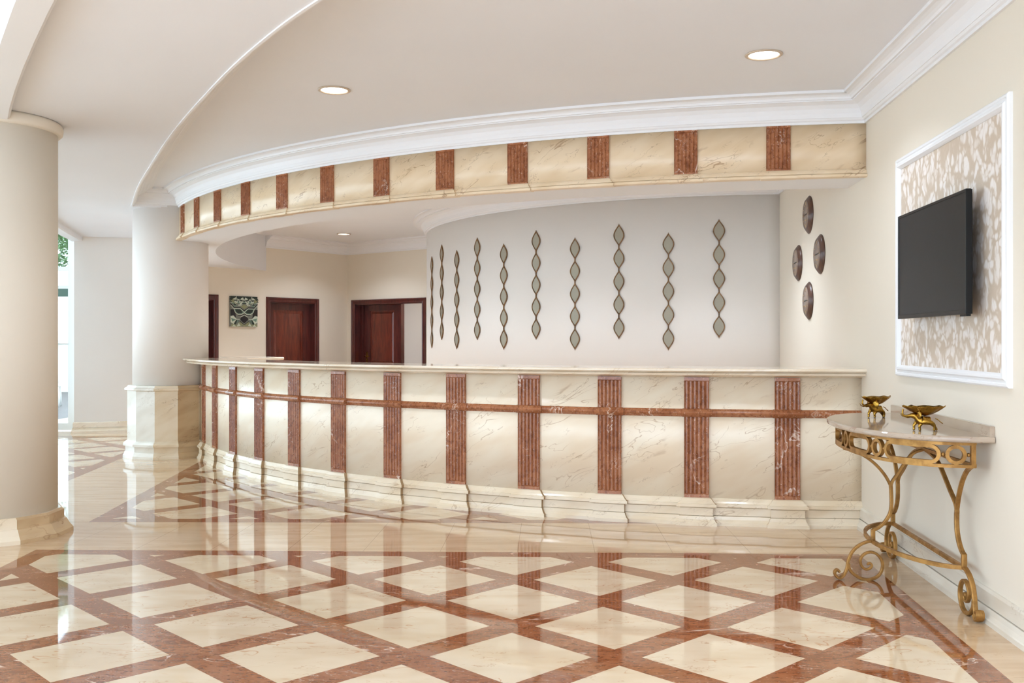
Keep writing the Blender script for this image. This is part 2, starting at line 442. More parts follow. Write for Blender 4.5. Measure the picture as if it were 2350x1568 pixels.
# vestibule behind the open doorway
mb = MB()
for s0, n0, s1, n1 in ((-.5, -.12, -.5, -1.1), (-.5, -1.1, 2.2, -1.1), (2.2, -1.1, 2.2, -.12)):
    slab(B_(s0, n0), B_(s1, n1), .08 if True else 0, 0, 1.75, mb)
vb = struct('wall_vestibule', mb, MAT['wall'])
mb = MB(); mb.prism([B_(-.5, -.12)[:2], B_(2.2, -.12)[:2], B_(2.2, -1.2)[:2], B_(-.5, -1.2)[:2]], 1.75, 1.8); struct('ceiling_vestibule', mb, MAT['ceiling'])

# cornice mouldings
cor = [(0, -.145), (.012, -.145), (.012, -.132), (.021, -.128), (.026, -.118), (.030, -.118), (.033, -.096), (.043, -.073), (.060, -.055), (.084, -.045), (.093, -.043), (.093, -.037), (.103, -.037),
       (.107, -.026), (.118, -.018), (.133, -.014), (.149, -.014), (.149, 0), (0, 0)]
corz = lambda z: [(o, z + d) for o, d in cor]
path = [(wx(y), y) for y in (1.7, 5.0)] + arc(CF, RF, af, -63, 64) + rim[::-1][:-1]
path = [(wx(1.74), 1.74)] + arc(CF, RF, af, -63, 64) + rim[::-1][:-1]
mb = MB(); sweep(mb, path, corz(ZC), side=1, closed=True); struct('trim_1', mb, MAT['white'])
mb = MB(); sweep(mb, [(wx(5.48), 5.48)] + arc(CD, RD, ad, -120, 60), corz(ZC), side=1); struct('trim_2', mb, MAT['white'])
mb = MB(); sweep(mb, [A_(t_hit + .02)[:2], K, B_(1.9)[:2]], corz(ZC), side=-1); struct('trim_3', mb, MAT['white'])
# thin lip where the tray rim meets the lower ceiling
mb = MB(); sweep(mb, rim[2:] + [fl], [(-.012, Z1 - .006), (0, Z1 - .006), (0, Z1 + .01), (-.012, Z1 + .01)], side=-1); struct('trim_4', mb, MAT['white'])

bprof = [(0, 0), (.030, 0), (.030, .018), (.026, .022), (.020, .036), (.016, .053), (.001, .0535), (.001, .0552), (.012, .056), (.012, .106), (.006, .116), (0, .117)]
mb = MB(); sweep(mb, [(wx(-.88), -.88), (wx(5.27), 5.27)], bprof, side=1); struct('baseboard_right', mb, MAT['grey_cream'])
mb = MB(); sweep(mb, [(-4.83, 10.93), (-4.772, 10.73), WJ], bprof, side=-1); struct('baseboard_left', mb, MAT['cream_base'])

# ------------------------------------------------------------------ doors
def casing_mb(fn, t0, t1, hd, w=.062, d=.022, m=None):
    """architrave around an opening: stepped profile, mitred"""
    mb = m or MB()
    prof = [(0, 0), (0, .55), (.12, .8), (.3, .62), (.62, .72), (.7, 1.0), (.92, 1.0), (1, .5), (1, 0)]
    def at(o, n):    # o: distance outwards from the opening edge (fraction of w)
        return [fn(t1 + w * o, d * n, 0), fn(t1 + w * o, d * n, hd + w * o), fn(t0 - w * o, d * n, hd + w * o), fn(t0 - w * o, d * n, 0)]
    cols = [at(o, n) for o, n in prof]
    loops = [[c[i] for c in cols] for i in range(4)]
    return mb.loft(loops)
def jamb_mb(fn, t0, t1, hd, depth=.12, th=.012):
    mb = MB(); q = lambda t, n, z: fn(t, n, z)
    def plank(ta, tb, za, zb):
        mb.add([q(t, n, z) for t in (ta, tb) for n in (0.004, -depth) for z in (za, zb)], [(0, 1, 3, 2), (4, 6, 7, 5), (0, 4, 5, 1), (2, 3, 7, 6), (0, 2, 6, 4), (1, 5, 7, 3)])
    plank(t0, t0 + th, 0, hd); plank(t1 - th, t1, 0, hd); plank(t0 + th, t1 - th, hd - th, hd)
    return mb
def leaf(fn, t0, t1, hd, n, parent, handle_side, hinges=True, th=.03):
    """panelled door leaf with its face at depth n"""
    def boxq(mb, ta, tb, na, nb, za, zb):
        mb.add([fn(t, m, z) for t in (ta, tb) for m in (na, nb) for z in (za, zb)], [(0, 1, 3, 2), (4, 6, 7, 5), (0, 4, 5, 1), (2, 3, 7, 6), (0, 2, 6, 4), (1, 5, 7, 3)])
    mb = MB(); st = (t1 - t0) * .16
    boxq(mb, t0, t0 + st, n, n - th, .01, hd); boxq(mb, t1 - st, t1, n, n - th, .01, hd)
    for za, zb in ((hd - .085, hd), (.62, .70), (.01, .16)): boxq(mb, t0 + st, t1 - st, n, n - th, za, zb)
    lf = obj('door_leaf', mb, MAT['mahogany'], parent)
    for za, zb in ((.70, hd - .085), (.16, .62)):
        mb = MB(); boxq(mb, t0 + st, t1 - st, n - .010, n - th + .004, za, zb)
        e = .022   # raised field with sloping edges
        a, b = t0 + st + e, t1 - st - e
        mb.add([fn(a, n - .010, za + e), fn(b, n - .010, za + e), fn(b, n - .010, zb - e), fn(a, n - .010, zb - e),
                fn(a + .02, n - .003, za + e + .02), fn(b - .02, n - .003, za + e + .02), fn(b - .02, n - .003, zb - e - .02), fn(a + .02, n - .003, zb - e - .02)],
               [(4, 5, 6, 7), (0, 1, 5, 4), (1, 2, 6, 5), (2, 3, 7, 6), (3, 0, 4, 7)])
        obj('door_panel', mb, MAT['mahogany_panel'], lf)
    tt = t0 + st * .45 if handle_side == 0 else t1 - st * .45
    mb = MB(); boxq(mb, tt - .012, tt + .012, n + .004, n, .70, .86)
    dirn = 1 if handle_side == 0 else -1
    mb.tube([fn(tt, n, .80), fn(tt, n + .035, .80), fn(tt + dirn * .02, n + .04, .80), fn(tt + dirn * .075, n + .04, .80)], .008)
    obj('door_handle', mb, MAT['brass'], lf)
    if hinges:
        th_ = t1 if handle_side == 0 else t0
        for z in (.25, .95, 1.32):
            mb = MB(); p = fn(th_, n + .004, z); q = fn(th_, n + .004, z + .07); mb.tube([p, q], .008); obj('hinge', mb, MAT['brass'], lf)
    return lf
def door(name, fn, t0, t1, label):
    r = bpy.data.objects.new(name, None); C.objects.link(r); r.location = fn((t0 + t1) / 2); r['kind'] = 'structure'; r['label'] = label
    obj('door_casing', casing_mb(fn, t0 + .006, t1 - .006, HD - .006), MAT['mahogany'], r)
    obj('door_jamb', jamb_mb(fn, t0, t1, HD), MAT['mahogany'], r)
    return r
d1 = door('door_1', A_, *dA1, 'closed dark mahogany door beside the painting')
leaf(A_, dA1[0] + .0125, dA1[1] - .0125, HD - .0125, -.085, d1, 1, hinges=False)
d2 = door('door_2', B_, *dB, 'mahogany doorway with its door half covering the opening')
lf_fn = lambda t, n=0.0, z=0.0: B_(t, n - .10, z)
leaf(lf_fn, .20, .862, HD - .001, -.02, d2, 0)
mb = MB()
for s0 in (.165, .866): mb.prism([B_(s0, -.10)[:2], B_(s0 + .03, -.10)[:2], B_(s0 + .03, -.16)[:2], B_(s0, -.16)[:2]], 0, HD + .02)
obj('door_stile', mb, MAT['mahogany'], d2)
d3 = door('door_3', A_, *dA2, 'mahogany door frame at the back wall hidden by the round column')
leaf(A_, dA2[0] + .0125, dA2[1] - .0125, HD - .0125, -.085, d3, 1, hinges=False)

# ------------------------------------------------------------------ windows of the left bay
def window(name, label, p0, p1, z0, z1, vert, horiz, fw=.045, dark=()):
    """glazing between p0 and p1: white frame bars, one pane"""
    d = Vector(p1) - Vector(p0); L = d.length; d.normalize(); n = Vector((d.y, -d.x))
    r = bpy.data.objects.new(name, None); C.objects.link(r); r.location = ((p0[0] + p1[0]) / 2, (p0[1] + p1[1]) / 2, z0); r['kind'] = 'structure'; r['label'] = label
    q = lambda t, m, z: (p0[0] + d.x * t + n.x * m, p0[1] + d.y * t + n.y * m, z)
    def bx(mb, ta, tb, za, zb, th=.05):
        mb.add([q(t, m, z) for t in (ta, tb) for m in (-th / 2, th / 2) for z in (za, zb)], [(0, 1, 3, 2), (4, 6, 7, 5), (0, 4, 5, 1), (2, 3, 7, 6), (0, 2, 6, 4), (1, 5, 7, 3)])
    mb = MB(); bx(mb, 0, fw, z0, z1, .07); bx(mb, L - fw, L, z0, z1, .07); bx(mb, fw, L - fw, z0, z0 + .075, .06); bx(mb, fw, L - fw, z1 - .05, z1, .06)
    for t in vert: bx(mb, t - fw / 2, t + fw / 2, z0 + .075, z1 - .05)
    for z, h in horiz: bx(mb, fw, L - fw, z - h / 2, z + h / 2, .045)
    obj('window_frame', mb, MAT['white_frame'], r)
    for z, h in dark:
        mb = MB(); bx(mb, fw, L - fw, z - h / 2, z + h / 2, .044); obj('window_rail', mb, MAT['green_frame'], r)
    mb = MB(); bx(mb, fw, L - fw, z0 + .07, z1 - .05, .008); obj('window_pane', mb, MAT['glass'], r)
    return r
window('window_1', 'tall white framed glass door between the left wall and the near column', (-5.6, 10.97), (-4.855, 10.97), .012, Z1 + .36, [], [(1.805, .045), (1.60, .035)], fw=.075, dark=[(1.545, .10)])
window('window_2', 'long white framed glazing of the left bay', (-5.6, -.9), (-5.6, 10.9), .012, Z1 + .36, [1.6 * k for k in range(1, 8)], [(1.805, .045)])
mb = MB()
mbf = MB()
for k in range(9):
    y = -2.4 + 1.67 * k; mbf.box((-3.4, y, Z1 + .41), (4.6, .05, .08))
for x in (-5.55, -4.2, -2.8, -1.4): mbf.box((x, 4.3, Z1 + .41), (.05, 13.5, .08))
sk = struct('window_3', mbf, MAT['white_frame'])
mb.box((-3.4, 4.3, Z1 + .455), (4.6, 13.5, .008)); obj('window_pane', mb, MAT['glass'], sk)

# outside the glass
mb = MB(); mb.add([(-15, 11.0, -.012), (-3.6, 11.0, -.012), (-3.6, 26, -.012), (-15, 26, -.012)], [(0, 1, 2, 3)])
t = NT('grey brown paving'); v = t.coord(scale=(1, 1, 1)); n_ = t.noise(v, .6, 3)
t.set(Base_Color=t.mix(n_, srgb(84, 74, 70), srgb(100, 90, 86)), Roughness=.5)
struct('ground', mb, t.m)
mb = MB(); mb.prism([(-14, 19.6), (-4, 19.6), (-4, 19.9), (-14, 19.9)], -.02, .95)
mb.prism([(-14.05, 19.55), (-3.95, 19.55), (-3.95, 19.95), (-14.05, 19.95)], .95, 1.02)
struct('wall_outside', mb, simple('white render', srgb(240, 238, 230), .7), label='low white garden wall outside the glass door')
t = NT('tree leaves'); v = t.coord(); n_ = t.noise(v, 2.5, 3)
t.set(Base_Color=t.mix(n_, srgb(74, 108, 66), srgb(136, 164, 116)), Roughness=.6); MAT['leaf'] = t.m
t = NT('tree bark'); t.set(Base_Color=srgb(120, 104, 84), Roughness=.8); MAT['bark'] = t.m
def tree(x, y, h, r, label, seed):
    rr = random.Random(seed)
    o = thing('tree', label, 'tree', (x, y, -.012), group=None)
    mb = MB(); mb.tube([(x, y, -.01), (x + .05, y, h * .3), (x - .04, y + .05, h * .6), (x, y, h * .85)], [.12, .09, .07, .03])
    for k in range(5):
        a = rr.uniform(0, 6.28); mb.tube([(x, y, h * .45), (x + r * .4 * math.cos(a), y + r * .4 * math.sin(a), h * .65), (x + r * .7 * math.cos(a), y + r * .7 * math.sin(a), h * .8)], [.05, .035, .015])
    obj('trunk', mb, MAT['bark'], o)
    mb = MB()
    for k in range(9000):
        while True:
            p = Vector((rr.uniform(-1, 1), rr.uniform(-1, 1), rr.uniform(-1, 1)))
            if .25 < p.length < 1: break
        p = Vector((x + p.x * r, y + p.y * r, h * .78 + p.z * r * .85)); A = Vector((rr.gauss(0, 1), rr.gauss(0, 1), rr.gauss(0, 1))).normalized(); B = A.cross(Vector((.3, .5, .8))).normalized(); w = rr.uniform(.03, .06)
        mb.add([p - A * w, p + B * w * .5, p + A * w, p - B * w * .5], [(0, 1, 2, 3)])
    obj('foliage', mb, MAT['leaf'], o)
tree(-9.35, 18.6, 4.3, 1.35, 'green leafy tree outside the glass door, in front of the white garden wall', 3)
tree(-10.9, 22.5, 5.2, 1.7, 'taller green tree outside the glass door, behind the white garden wall', 5)

# white patio chair outside the glass door
pc = thing('patio_chair', 'small white patio chair outside the glass door', 'chair', (-7.15, 15.2, -.012), rad(20))
def pl(name, mb): obj(name, mb, MAT['white_frame'], pc, local=True)
mb = MB(); mb.box((0, 0, .33), (.34, .34, .025)); pl('seat', mb)
mb = MB(); mb.box((0, .16, .58), (.34, .02, .16)); mb.box((0, .165, .70), (.34, .02, .03)); mb.tube([(-.16, .16, .34), (-.16, .17, .70)], .012); mb.tube([(.16, .16, .34), (.16, .17, .70)], .012); pl('backrest', mb)
for sx in (-1, 1):
    for sy in (-1, 1):
        mb = MB(); mb.tube([(.15 * sx, .15 * sy, .325), (.16 * sx, .165 * sy, .0)], .013); pl('leg', mb)

# ------------------------------------------------------------------ columns
def polyring(c, R, z, n=12, a0=-92):
    return [(c[0] + R * math.cos(rad(a0 + 360 * k / n)), c[1] + R * math.sin(rad(a0 + 360 * k / n)), z) for k in range(n)]
def faceted(c, prof, mats_seq, a0=-92):
    mb = MB()
    for (r0, z0), (r1, z1) in zip(prof, prof[1:]):
        A, B = polyring(c, r0, z0, 12, a0), polyring(c, r1, z1, 12, a0)
        for k in range(12):
            j = (k + 1) % 12; mb.add([A[k], A[j], B[j], B[k]], [(0, 1, 2, 3)], mats_seq[k % len(mats_seq)])
    z0, z1 = prof[0][1], prof[-1][1]
    mb.add(polyring(c, prof[0][0], z0, 12, a0), [tuple(range(12))[::-1]]); mb.add(polyring(c, prof[-1][0], z1, 12, a0), [tuple(range(12))])
    return mb
SH = .3177
c1 = thing('column', 'thick round cream column nearest the camera, cut by the left edge', 'column', (P1[0], P1[1], 0), kind='thing')
mb = MB(); mb.revolve([(SH, .11), (SH, Z1)], 64, (P1[0], P1[1], 0)); obj('shaft', mb, MAT['wall_warm'], c1)
mb = MB(); mb.revolve([(SH - .01, Z1 - .062), (SH + .012, Z1 - .06), (SH + .023, Z1 - .05), (SH + .027, Z1 - .03), (SH + .023, Z1 - .01), (SH + .012, Z1), (SH - .01, Z1)], 64, (P1[0], P1[1], 0)); obj('capital', mb, MAT['wall_warm'], c1)
mb = faceted(P1, [(.395, 0), (.395, .02), (.378, .04), (.362, .068), (.350, .072), (.350, .115), (.335, .124)], [0, 0, 1, 1, 0, 1, 0, 1, 1, 0, 1, 0], -103); obj('base', mb, [MAT['cream_base'], MAT['tan_cream']], c1)
c2 = thing('column', 'round cream column standing at the far left end of the counter', 'column', (P2[0], P2[1], 0), kind='thing')
mb = MB(); mb.revolve([(SH, .60), (SH, Z1 + .02)], 64, (P2[0], P2[1], 0)); obj('shaft', mb, MAT['column'], c2)
seq = [0, 1, 0, 2, 0, 0, 1, 0, 2, 0, 2, 2]  # facet stone tones; tan on the right front facet puts its shade into the colour
mb = faceted(P2, [(.361, .10), (.361, .58)], seq); obj('wainscot', mb, [MAT['cream_base'], MAT['tan_cream'], MAT['grey_cream']], c2)
mb = faceted(P2, [(.361, .572), (.385, .580), (.385, .594), (.366, .604), (.356, .618), (.318, .622)], seq); obj('cap_moulding', mb, [MAT['cream_base'], MAT['tan_cream'], MAT['grey_cream']], c2)
mb = faceted(P2, [(.398, 0), (.398, .018), (.390, .030), (.383, .050), (.377, .053), (.378, .098), (.396, .100), (.396, .120), (.380, .136), (.361, .147)], seq); obj('base', mb, [MAT['cream_base'], MAT['tan_cream'], MAT['grey_cream']], c2)

# ------------------------------------------------------------------ reception counter
ctr = thing('reception_counter', 'long curved reception counter of cream marble with fluted red marble pilasters', 'reception counter', pol(CC, 5.2, -35) + (0,))
R0 = 5.245
aw0, aend = aw(CC, R0), -69.0
mb = MB(); o_, i_ = arc(CC, R0, aw0, aend, 90), arc(CC, R0 - .11, aw0, aend, 90); mb.prism(o_ + i_[::-1], .10, .815)
for k in range(90): mb.sm[k] = True
obj('front_panel', mb, MAT['cream'], ctr)
AK = [-7.6 - 5.22 * k for k in range(12)]
base_p = [(.026, 0), (.026, .018), (.022, .022), (.017, .034), (.013, .050), (.009, .0525), (.001, .053), (.001, .0548), (.011, .055), (.011, .096), (.002, .0965), (.002, .0985), (.022, .100), (.024, .103), (.024, .118), (.018, .1195), (.018, .122), (.012, .130), (.004, .146), (-.02, .149), (-.05, .149), (-.05, 0)]
mb = MB(); sweep(mb, arc(CC, R0, aw0, aend, 90), base_p, side=1); obj('base_moulding', mb, MAT['cream_base'], ctr)
def arcblock(mb, cc, R, ac, levels, n=6, back=.04, mi=0):
    """solid on an arc: levels = (z, half width, out); sides flare with the profile"""
    loops = []
    for z, hw, out in levels:
        da = math.degrees(hw / R); f = [pol(cc, R + out, ac - da + 2 * da * k / n) for k in range(n + 1)]
        b = [pol(cc, R - back, ac + da), pol(cc, R - back, ac - da)]
        loops.append([(x, y, z) for x, y in f + b])
    return mb.loft(loops, mi=mi)
def fluted(cc, R, ac, hw, z0, z1, band, out=.014, depth=.009, nf=6):
    mb = MB(); n = nf * 8; sh = []
    for k in range(n + 1):
        u = k / n; fr = (u * nf) % 1.0
        sh.append(-depth * (math.sin(PI * fr) ** .6) if .10 < fr < .90 else 0.0)
    da = math.degrees(hw / R)
    def ring(z, f):
        fr = [pol(cc, R + out + (sh[k] if f else 0.0), ac - da + 2 * da * k / n) for k in range(n + 1)]
        return [(x, y, z) for x, y in fr + [pol(cc, R - .02, ac + da), pol(cc, R - .02, ac - da)]]
    mb.loft([ring(z0, 0), ring(z0 + band, 0), ring(z0 + band + .004, 1), ring(z1 - band - .004, 1), ring(z1 - band, 0), ring(z1, 0)])
    return mb
pf = [(.066 + o + .004, o + .017) for o, z in base_p]
for k, a in enumerate(AK):
    p = obj('pilaster', fluted(CC, R0, a, .066, .148, .803, .018), MAT['red'], ctr)
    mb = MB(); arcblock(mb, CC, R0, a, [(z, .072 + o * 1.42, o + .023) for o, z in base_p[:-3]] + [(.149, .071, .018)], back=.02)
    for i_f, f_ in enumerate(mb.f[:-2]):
        if i_f % 9 == 6: mb.mi[i_f] = 1      # right side face in brown
    obj('plinth', mb, [MAT['cream_base'], MAT['plinth_side']], p)
# half-round dado rail, stepping out over every pilaster
mb = MB(); rp = [(-.02, .5875), (.004, .5875)] + [(.004 + .017 * math.sin(PI * k / 8), .5885 + .0405 * k / 8) for k in range(1, 8)] + [(.004, .630), (-.02, .630)]
sweep(mb, arc(CC, R0, aw0 - .05, aend, 90), rp, side=1)
for a in AK: arcblock(mb, CC, R0, a, [(.586, .074, .012), (.590, .080, .024), (.600, .083, .034), (.609, .083, .037), (.618, .083, .034), (.628, .080, .024), (.632, .074, .012)], back=.02)
obj('dado_rail', mb, MAT['red'], ctr)

ct = thing('countertop', 'long polished cream marble top of the curved reception counter', 'countertop', pol(CC, 5.1, -35) + (.805,))
tp = [(-.36, .805), (.012, .805), (.040, .812), (.060, .813), (.084, .816), (.088, .822), (.084, .828), (.074, .830), (.078, .833), (.100, .835), (.107, .841), (.107, .847), (.101, .853), (-.36, .853)]
awt = aw(CC, R0 + .11)
mb = MB(); sm_ = lambda u: 0 if u < 0 else u * u * (3 - 2 * u) if u < 1 else 1
sweep(mb, [pol(CC, R0 + .046 * sm_((-a_ - 42) / 24), a_) for a_ in [aw0 + .35 + (-68.6 - aw0 - .35) * k / 100 for k in range(101)]], tp, side=1)
obj('slab', mb, MAT['cream_top'], ct)

# return counter at the far left, behind the main top
bc = thing('return_counter', 'short return counter with cream marble top behind the left end of the long counter', 'counter', (-2.4, 8.9, 0))
pts = [(-2.255, 8.39), (-2.06, 8.90), (-2.30, 9.35), (-2.70, 9.10), (-2.50, 8.74)]
cx, cy = sum(p[0] for p in pts) / 5, sum(p[1] for p in pts) / 5
mb = MB(); shrink = lambda f: [(cx + (x - cx) * f, cy + (y - cy) * f) for x, y in pts]
mb.loft([[(x, y, z) for x, y in shrink(f)] for z, f in ((.830, .97), (.836, 1.0), (.850, 1.0), (.855, .98))]); obj('top', mb, MAT['cream_top'], bc)
mb = MB(); mb.prism(shrink(.86), 0, .83); obj('body', mb, MAT['cream'], bc)

# ------------------------------------------------------------------ marble fascia on the bulkhead
fa = thing('fascia', 'curved golden marble fascia with fluted red blocks overhanging the counter', 'fascia', pol(CF, RF, -35) + (ZS,))
mb = MB(); o_, i_ = arc(CF, RF, af, -64.2, 90), arc(CF, RF - .02, af, -64.2, 90); mb.prism(o_ + i_[::-1], ZS + .004, Z1 + .003)
for k in range(90): mb.sm[k] = True
obj('panel', mb, MAT['fascia'], fa)
FK = [-10.81 - 4.575 * k for k in range(12)]
mp_ = [(-.02, 1.858), (.026, 1.858), (.030, 1.861), (.030, 1.872), (.025, 1.8745), (.016, 1.875), (.016, 1.877), (.021, 1.878), (.020, 1.884), (.013, 1.8845), (.013, 1.886), (.012, 1.892), (.006, 1.901), (0, 1.903), (-.02, 1.903)]
mb = MB(); sweep(mb, arc(CF, RF, af, -64.4, 90), mp_, side=1); obj('bottom_moulding', mb, MAT['fascia'], fa)
for a in FK:
    p = obj('fluted_block', fluted(CF, RF, a, .062, 1.902, Z1 + .001, .010, .010, .008), MAT['red'], fa)
    mb = MB(); arcblock(mb, CF, RF, a, [(z - .0025, .064 + o, o + .011) for o, z in mp_[1:-2]] + [(1.9035, .062, .010)], back=.02); obj('block_base', mb, MAT['fascia'], p)

# ------------------------------------------------------------------ recessed lights
def downlight(x, y, label, r=.0825):
    o = thing('recessed_light', label, 'ceiling light', (x, y, ZC), group='recessed ceiling lights')
    mb = MB(); mb.revolve([(r, 0), (r + .001, -.004), (r - .008, -.008), (r - .014, -.006), (r - .016, .0), (r - .018, .02), (r - .006, .03)], 40, (x, y, ZC)); obj('rim', mb, MAT['rim'], o)
    mb = MB(); mb.revolve([(.0005, -.0025), (r - .016, -.0025), (r - .016, -.001), (.0005, -.001)], 40, (x, y, ZC)); obj('lamp', mb, MAT['lamp'], o)
    return o
MAT['rim'] = simple('satin beige rim', srgb(206, 186, 164), .4, .3)
downlight(-.909, 5.035, 'round recessed light in the tray ceiling, left of the two')
downlight(1.129, 4.415, 'round recessed light in the tray ceiling near the right wall')
downlight(-2.017, 11.81, 'small far recessed light behind the bulkhead, over the back doors')

# ------------------------------------------------------------------ wavy mirror strips on the drum wall
def strip_proto(label, a, zb, zt):
    L = zt - zb; n5 = 5; per = L / (n5 + .02)
    W = .0465               # half width of a lozenge
    r = thing('wall_mirror', label, 'mirror', pol(CD, RD, a) + (zb,), rad(a), 'wavy mirror strips on the curved wall')
    hw = lambda u: W * (max(0.0, math.sin(PI * u)) ** 1.42)
    outl = []; m = 20
    for i in range(n5 * m + 1):
        z = L * i / (n5 * m); u = (i % m) / m
        e = hw(u)
        if 0 < i < n5 * m: e = max(e, .0045)
        else: e = .0025
        # the lower tip of a link is longer than the upper one
        outl.append((e, z))
    th = .011
    # frame: bars following both edges
    fr = MB()
    for sgn in (-1, 1):
        path = [(sgn * max(w - .0045, .0), -.0065, z) for w, z in outl]
        fr.bar(path, (0, 1, 0), th, .0082, sec=rnd_sec(3, .5), taper=lambda u: min(1, .25 + 40 * u, .25 + 40 * (1 - u)))
    obj('frame', fr, MAT['bronze'], r, local=True)
    for k in range(n5):
        g = MB(); pts = []
        for i in range(1, m):
            u = i / m; w = hw(u) - .008
            if w > .002: pts.append((w, L * (k + u) / n5))
        loop = [(w, z) for w, z in pts] + [(-w, z) for w, z in pts[::-1]]
        g.loft([[(x, -.004, z) for x, z in loop], [(x, -.0075, z) for x, z in loop]])
        obj('mirror_glass', g, MAT['mirror'], r, local=True)
    return r
MA = [(-12.23, 1.0205, 1.9598), (-19.2, .9262, 1.8651), (-26.4, 1.0141, 1.953), (-33.4, .9239, 1.8665), (-40.4, 1.0112, 1.9503), (-47.2, .9231, 1.8590), (-54.0, 1.0079, 1.9440), (-60.7, .9219, 1.8560), (-67.4, 1.0085, 1.9420), (-74.2, .9249, 1.8590)]
ML = ['rightmost wavy bronze mirror strip, highest hung, nearest the four clocks', 'second wavy mirror strip from the clocks, hung low with a pale gilt edge', 'third wavy mirror strip from the clocks, hung high',
      'fourth wavy mirror strip from the clocks, hung low', 'fifth wavy mirror strip from the clocks, hung high at the middle of the row', 'fifth wavy mirror strip from the back doorway, hung low',
      'fourth wavy mirror strip from the back doorway, hung high', 'third wavy mirror strip from the back doorway, hung low and seen narrow', 'second wavy mirror strip from the back doorway, very narrow and higher than its neighbours',
      'leftmost wavy mirror strip, a thin sliver beside the back doorway']
first = strip_proto(ML[0], *[MA[0][0], MA[0][1], MA[0][1] + .937])
for (a, zb, zt), lb in zip(MA[1:], ML[1:]):
    c = copy_tree(first); c.location = pol(CD, RD, a) + (zb,); c.rotation_euler = (0, 0, rad(a)); c['label'] = lb

# ------------------------------------------------------------------ right wall: clocks
WANG = math.atan2(WN.y, WN.x)          # direction out of the wall
def clock_proto(label, y, z):
    r = thing('wall_clock', label, 'clock', onwall(y, 0, z), WANG, 'four wooden world clocks')   # local +x points out of the wall
    def rev(prof, name, m, par=r):
        mb = MB(); n = 48; loops = [[(x, q * math.cos(2 * PI * k / n), q * math.sin(2 * PI * k / n)) for k in range(n)] for q, x in prof]
        mb.loft(loops, smooth=True); return obj(name, mb, m, par, local=True)
    rev([(.110, .0005), (.1255, .001), (.1265, .005), (.112, .0165), (.100, .0252), (.0968, .0272), (.094, .0272), (.0925, .0255), (.0005, .0255)], 'case', MAT['clock_wood'])
    face = rev([(.0005, .0255), (.0925, .0255), (.0925, .0266), (.0005, .0266)], 'clock_dial', MAT['clock_face'])
    for nm, ang, ln in (('hour_hand', 93, .040), ('minute_hand', -88, .066)):
        mb = MB(); d = Vector((0, -math.sin(rad(ang)), math.cos(rad(ang)))); p = Vector((.0280, 0, 0))
        mb.bar([p - d * .012, p + d * ln], (1, 0, 0), .0015, .0055); obj(nm, mb, MAT['clock_hand'], r, local=True)
    for h in range(12):
        a = rad(30 * h); d = Vector((0, -math.sin(a), math.cos(a))); mb = MB()
        p = Vector((.0269, 0, 0)) + d * .066; mb.bar([p, p + d * (.018 if h % 3 == 0 else .012)], (1, 0, 0), .0006, .006 if h % 3 == 0 else .0025)
        obj('hour_mark', mb, MAT['clock_ink'], face, local=True)
    mb = MB(); mb.box((.0269, 0, -.036), (.0006, .040, .007)); obj('dial_print', mb, MAT['clock_ink'], face, local=True)
    return r
ck = clock_proto('top wooden clock of the diamond of four on the wall', 6.558, 1.8415)
for y, z, lb in ((6.22, 1.549, 'wooden clock at the side of the diamond of four nearest the television'), (6.91, 1.548, 'wooden clock of the diamond of four nearest the mirror strips'), (6.56, 1.2685, 'bottom wooden clock of the diamond of four, above the counter')):
    c = copy_tree(ck); c.location = onwall(y, 0, z); c['label'] = lb

# ------------------------------------------------------------------ right wall: wallpaper panel and television
def wall_box(mb, y0, y1, p0, p1, z0, z1, mi=0):
    mb.add([onwall(y, p, z) for y in (y0, y1) for p in (p0, p1) for z in (z0, z1)], [(0, 1, 3, 2), (4, 6, 7, 5), (0, 4, 5, 1), (2, 3, 7, 6), (0, 2, 6, 4), (1, 5, 7, 3)], mi)
PY0, PY1, PZ0, PZ1 = 3.32, 4.592, .8395, 1.8425
wp = thing('wall_panel', 'white framed wallpaper panel behind the television', 'wall panel', onwall((PY0 + PY1) / 2, 0, PZ0))
mb = MB(); wall_box(mb, PY0 + .04, PY1 - .04, -.002, .004, PZ0 + .04, PZ1 - .04); obj('wallpaper', mb, MAT['wallpaper'], wp)
mb = MB(); pr = [(0, -.002), (0, .012), (.006, .018), (.014, .018), (.017, .013), (.026, .016), (.032, .022), (.040, .022), (.046, .014), (.050, .007), (.050, -.002)]
cols = [[onwall(PY0 + o, p, PZ0 + o), onwall(PY1 - o, p, PZ0 + o), onwall(PY1 - o, p, PZ1 - o), onwall(PY0 + o, p, PZ1 - o)] for o, p in pr]
mb.loft([[c[i] for c in cols] for i in range(4)], ring=True); obj('frame', mb, MAT['white'], wp)

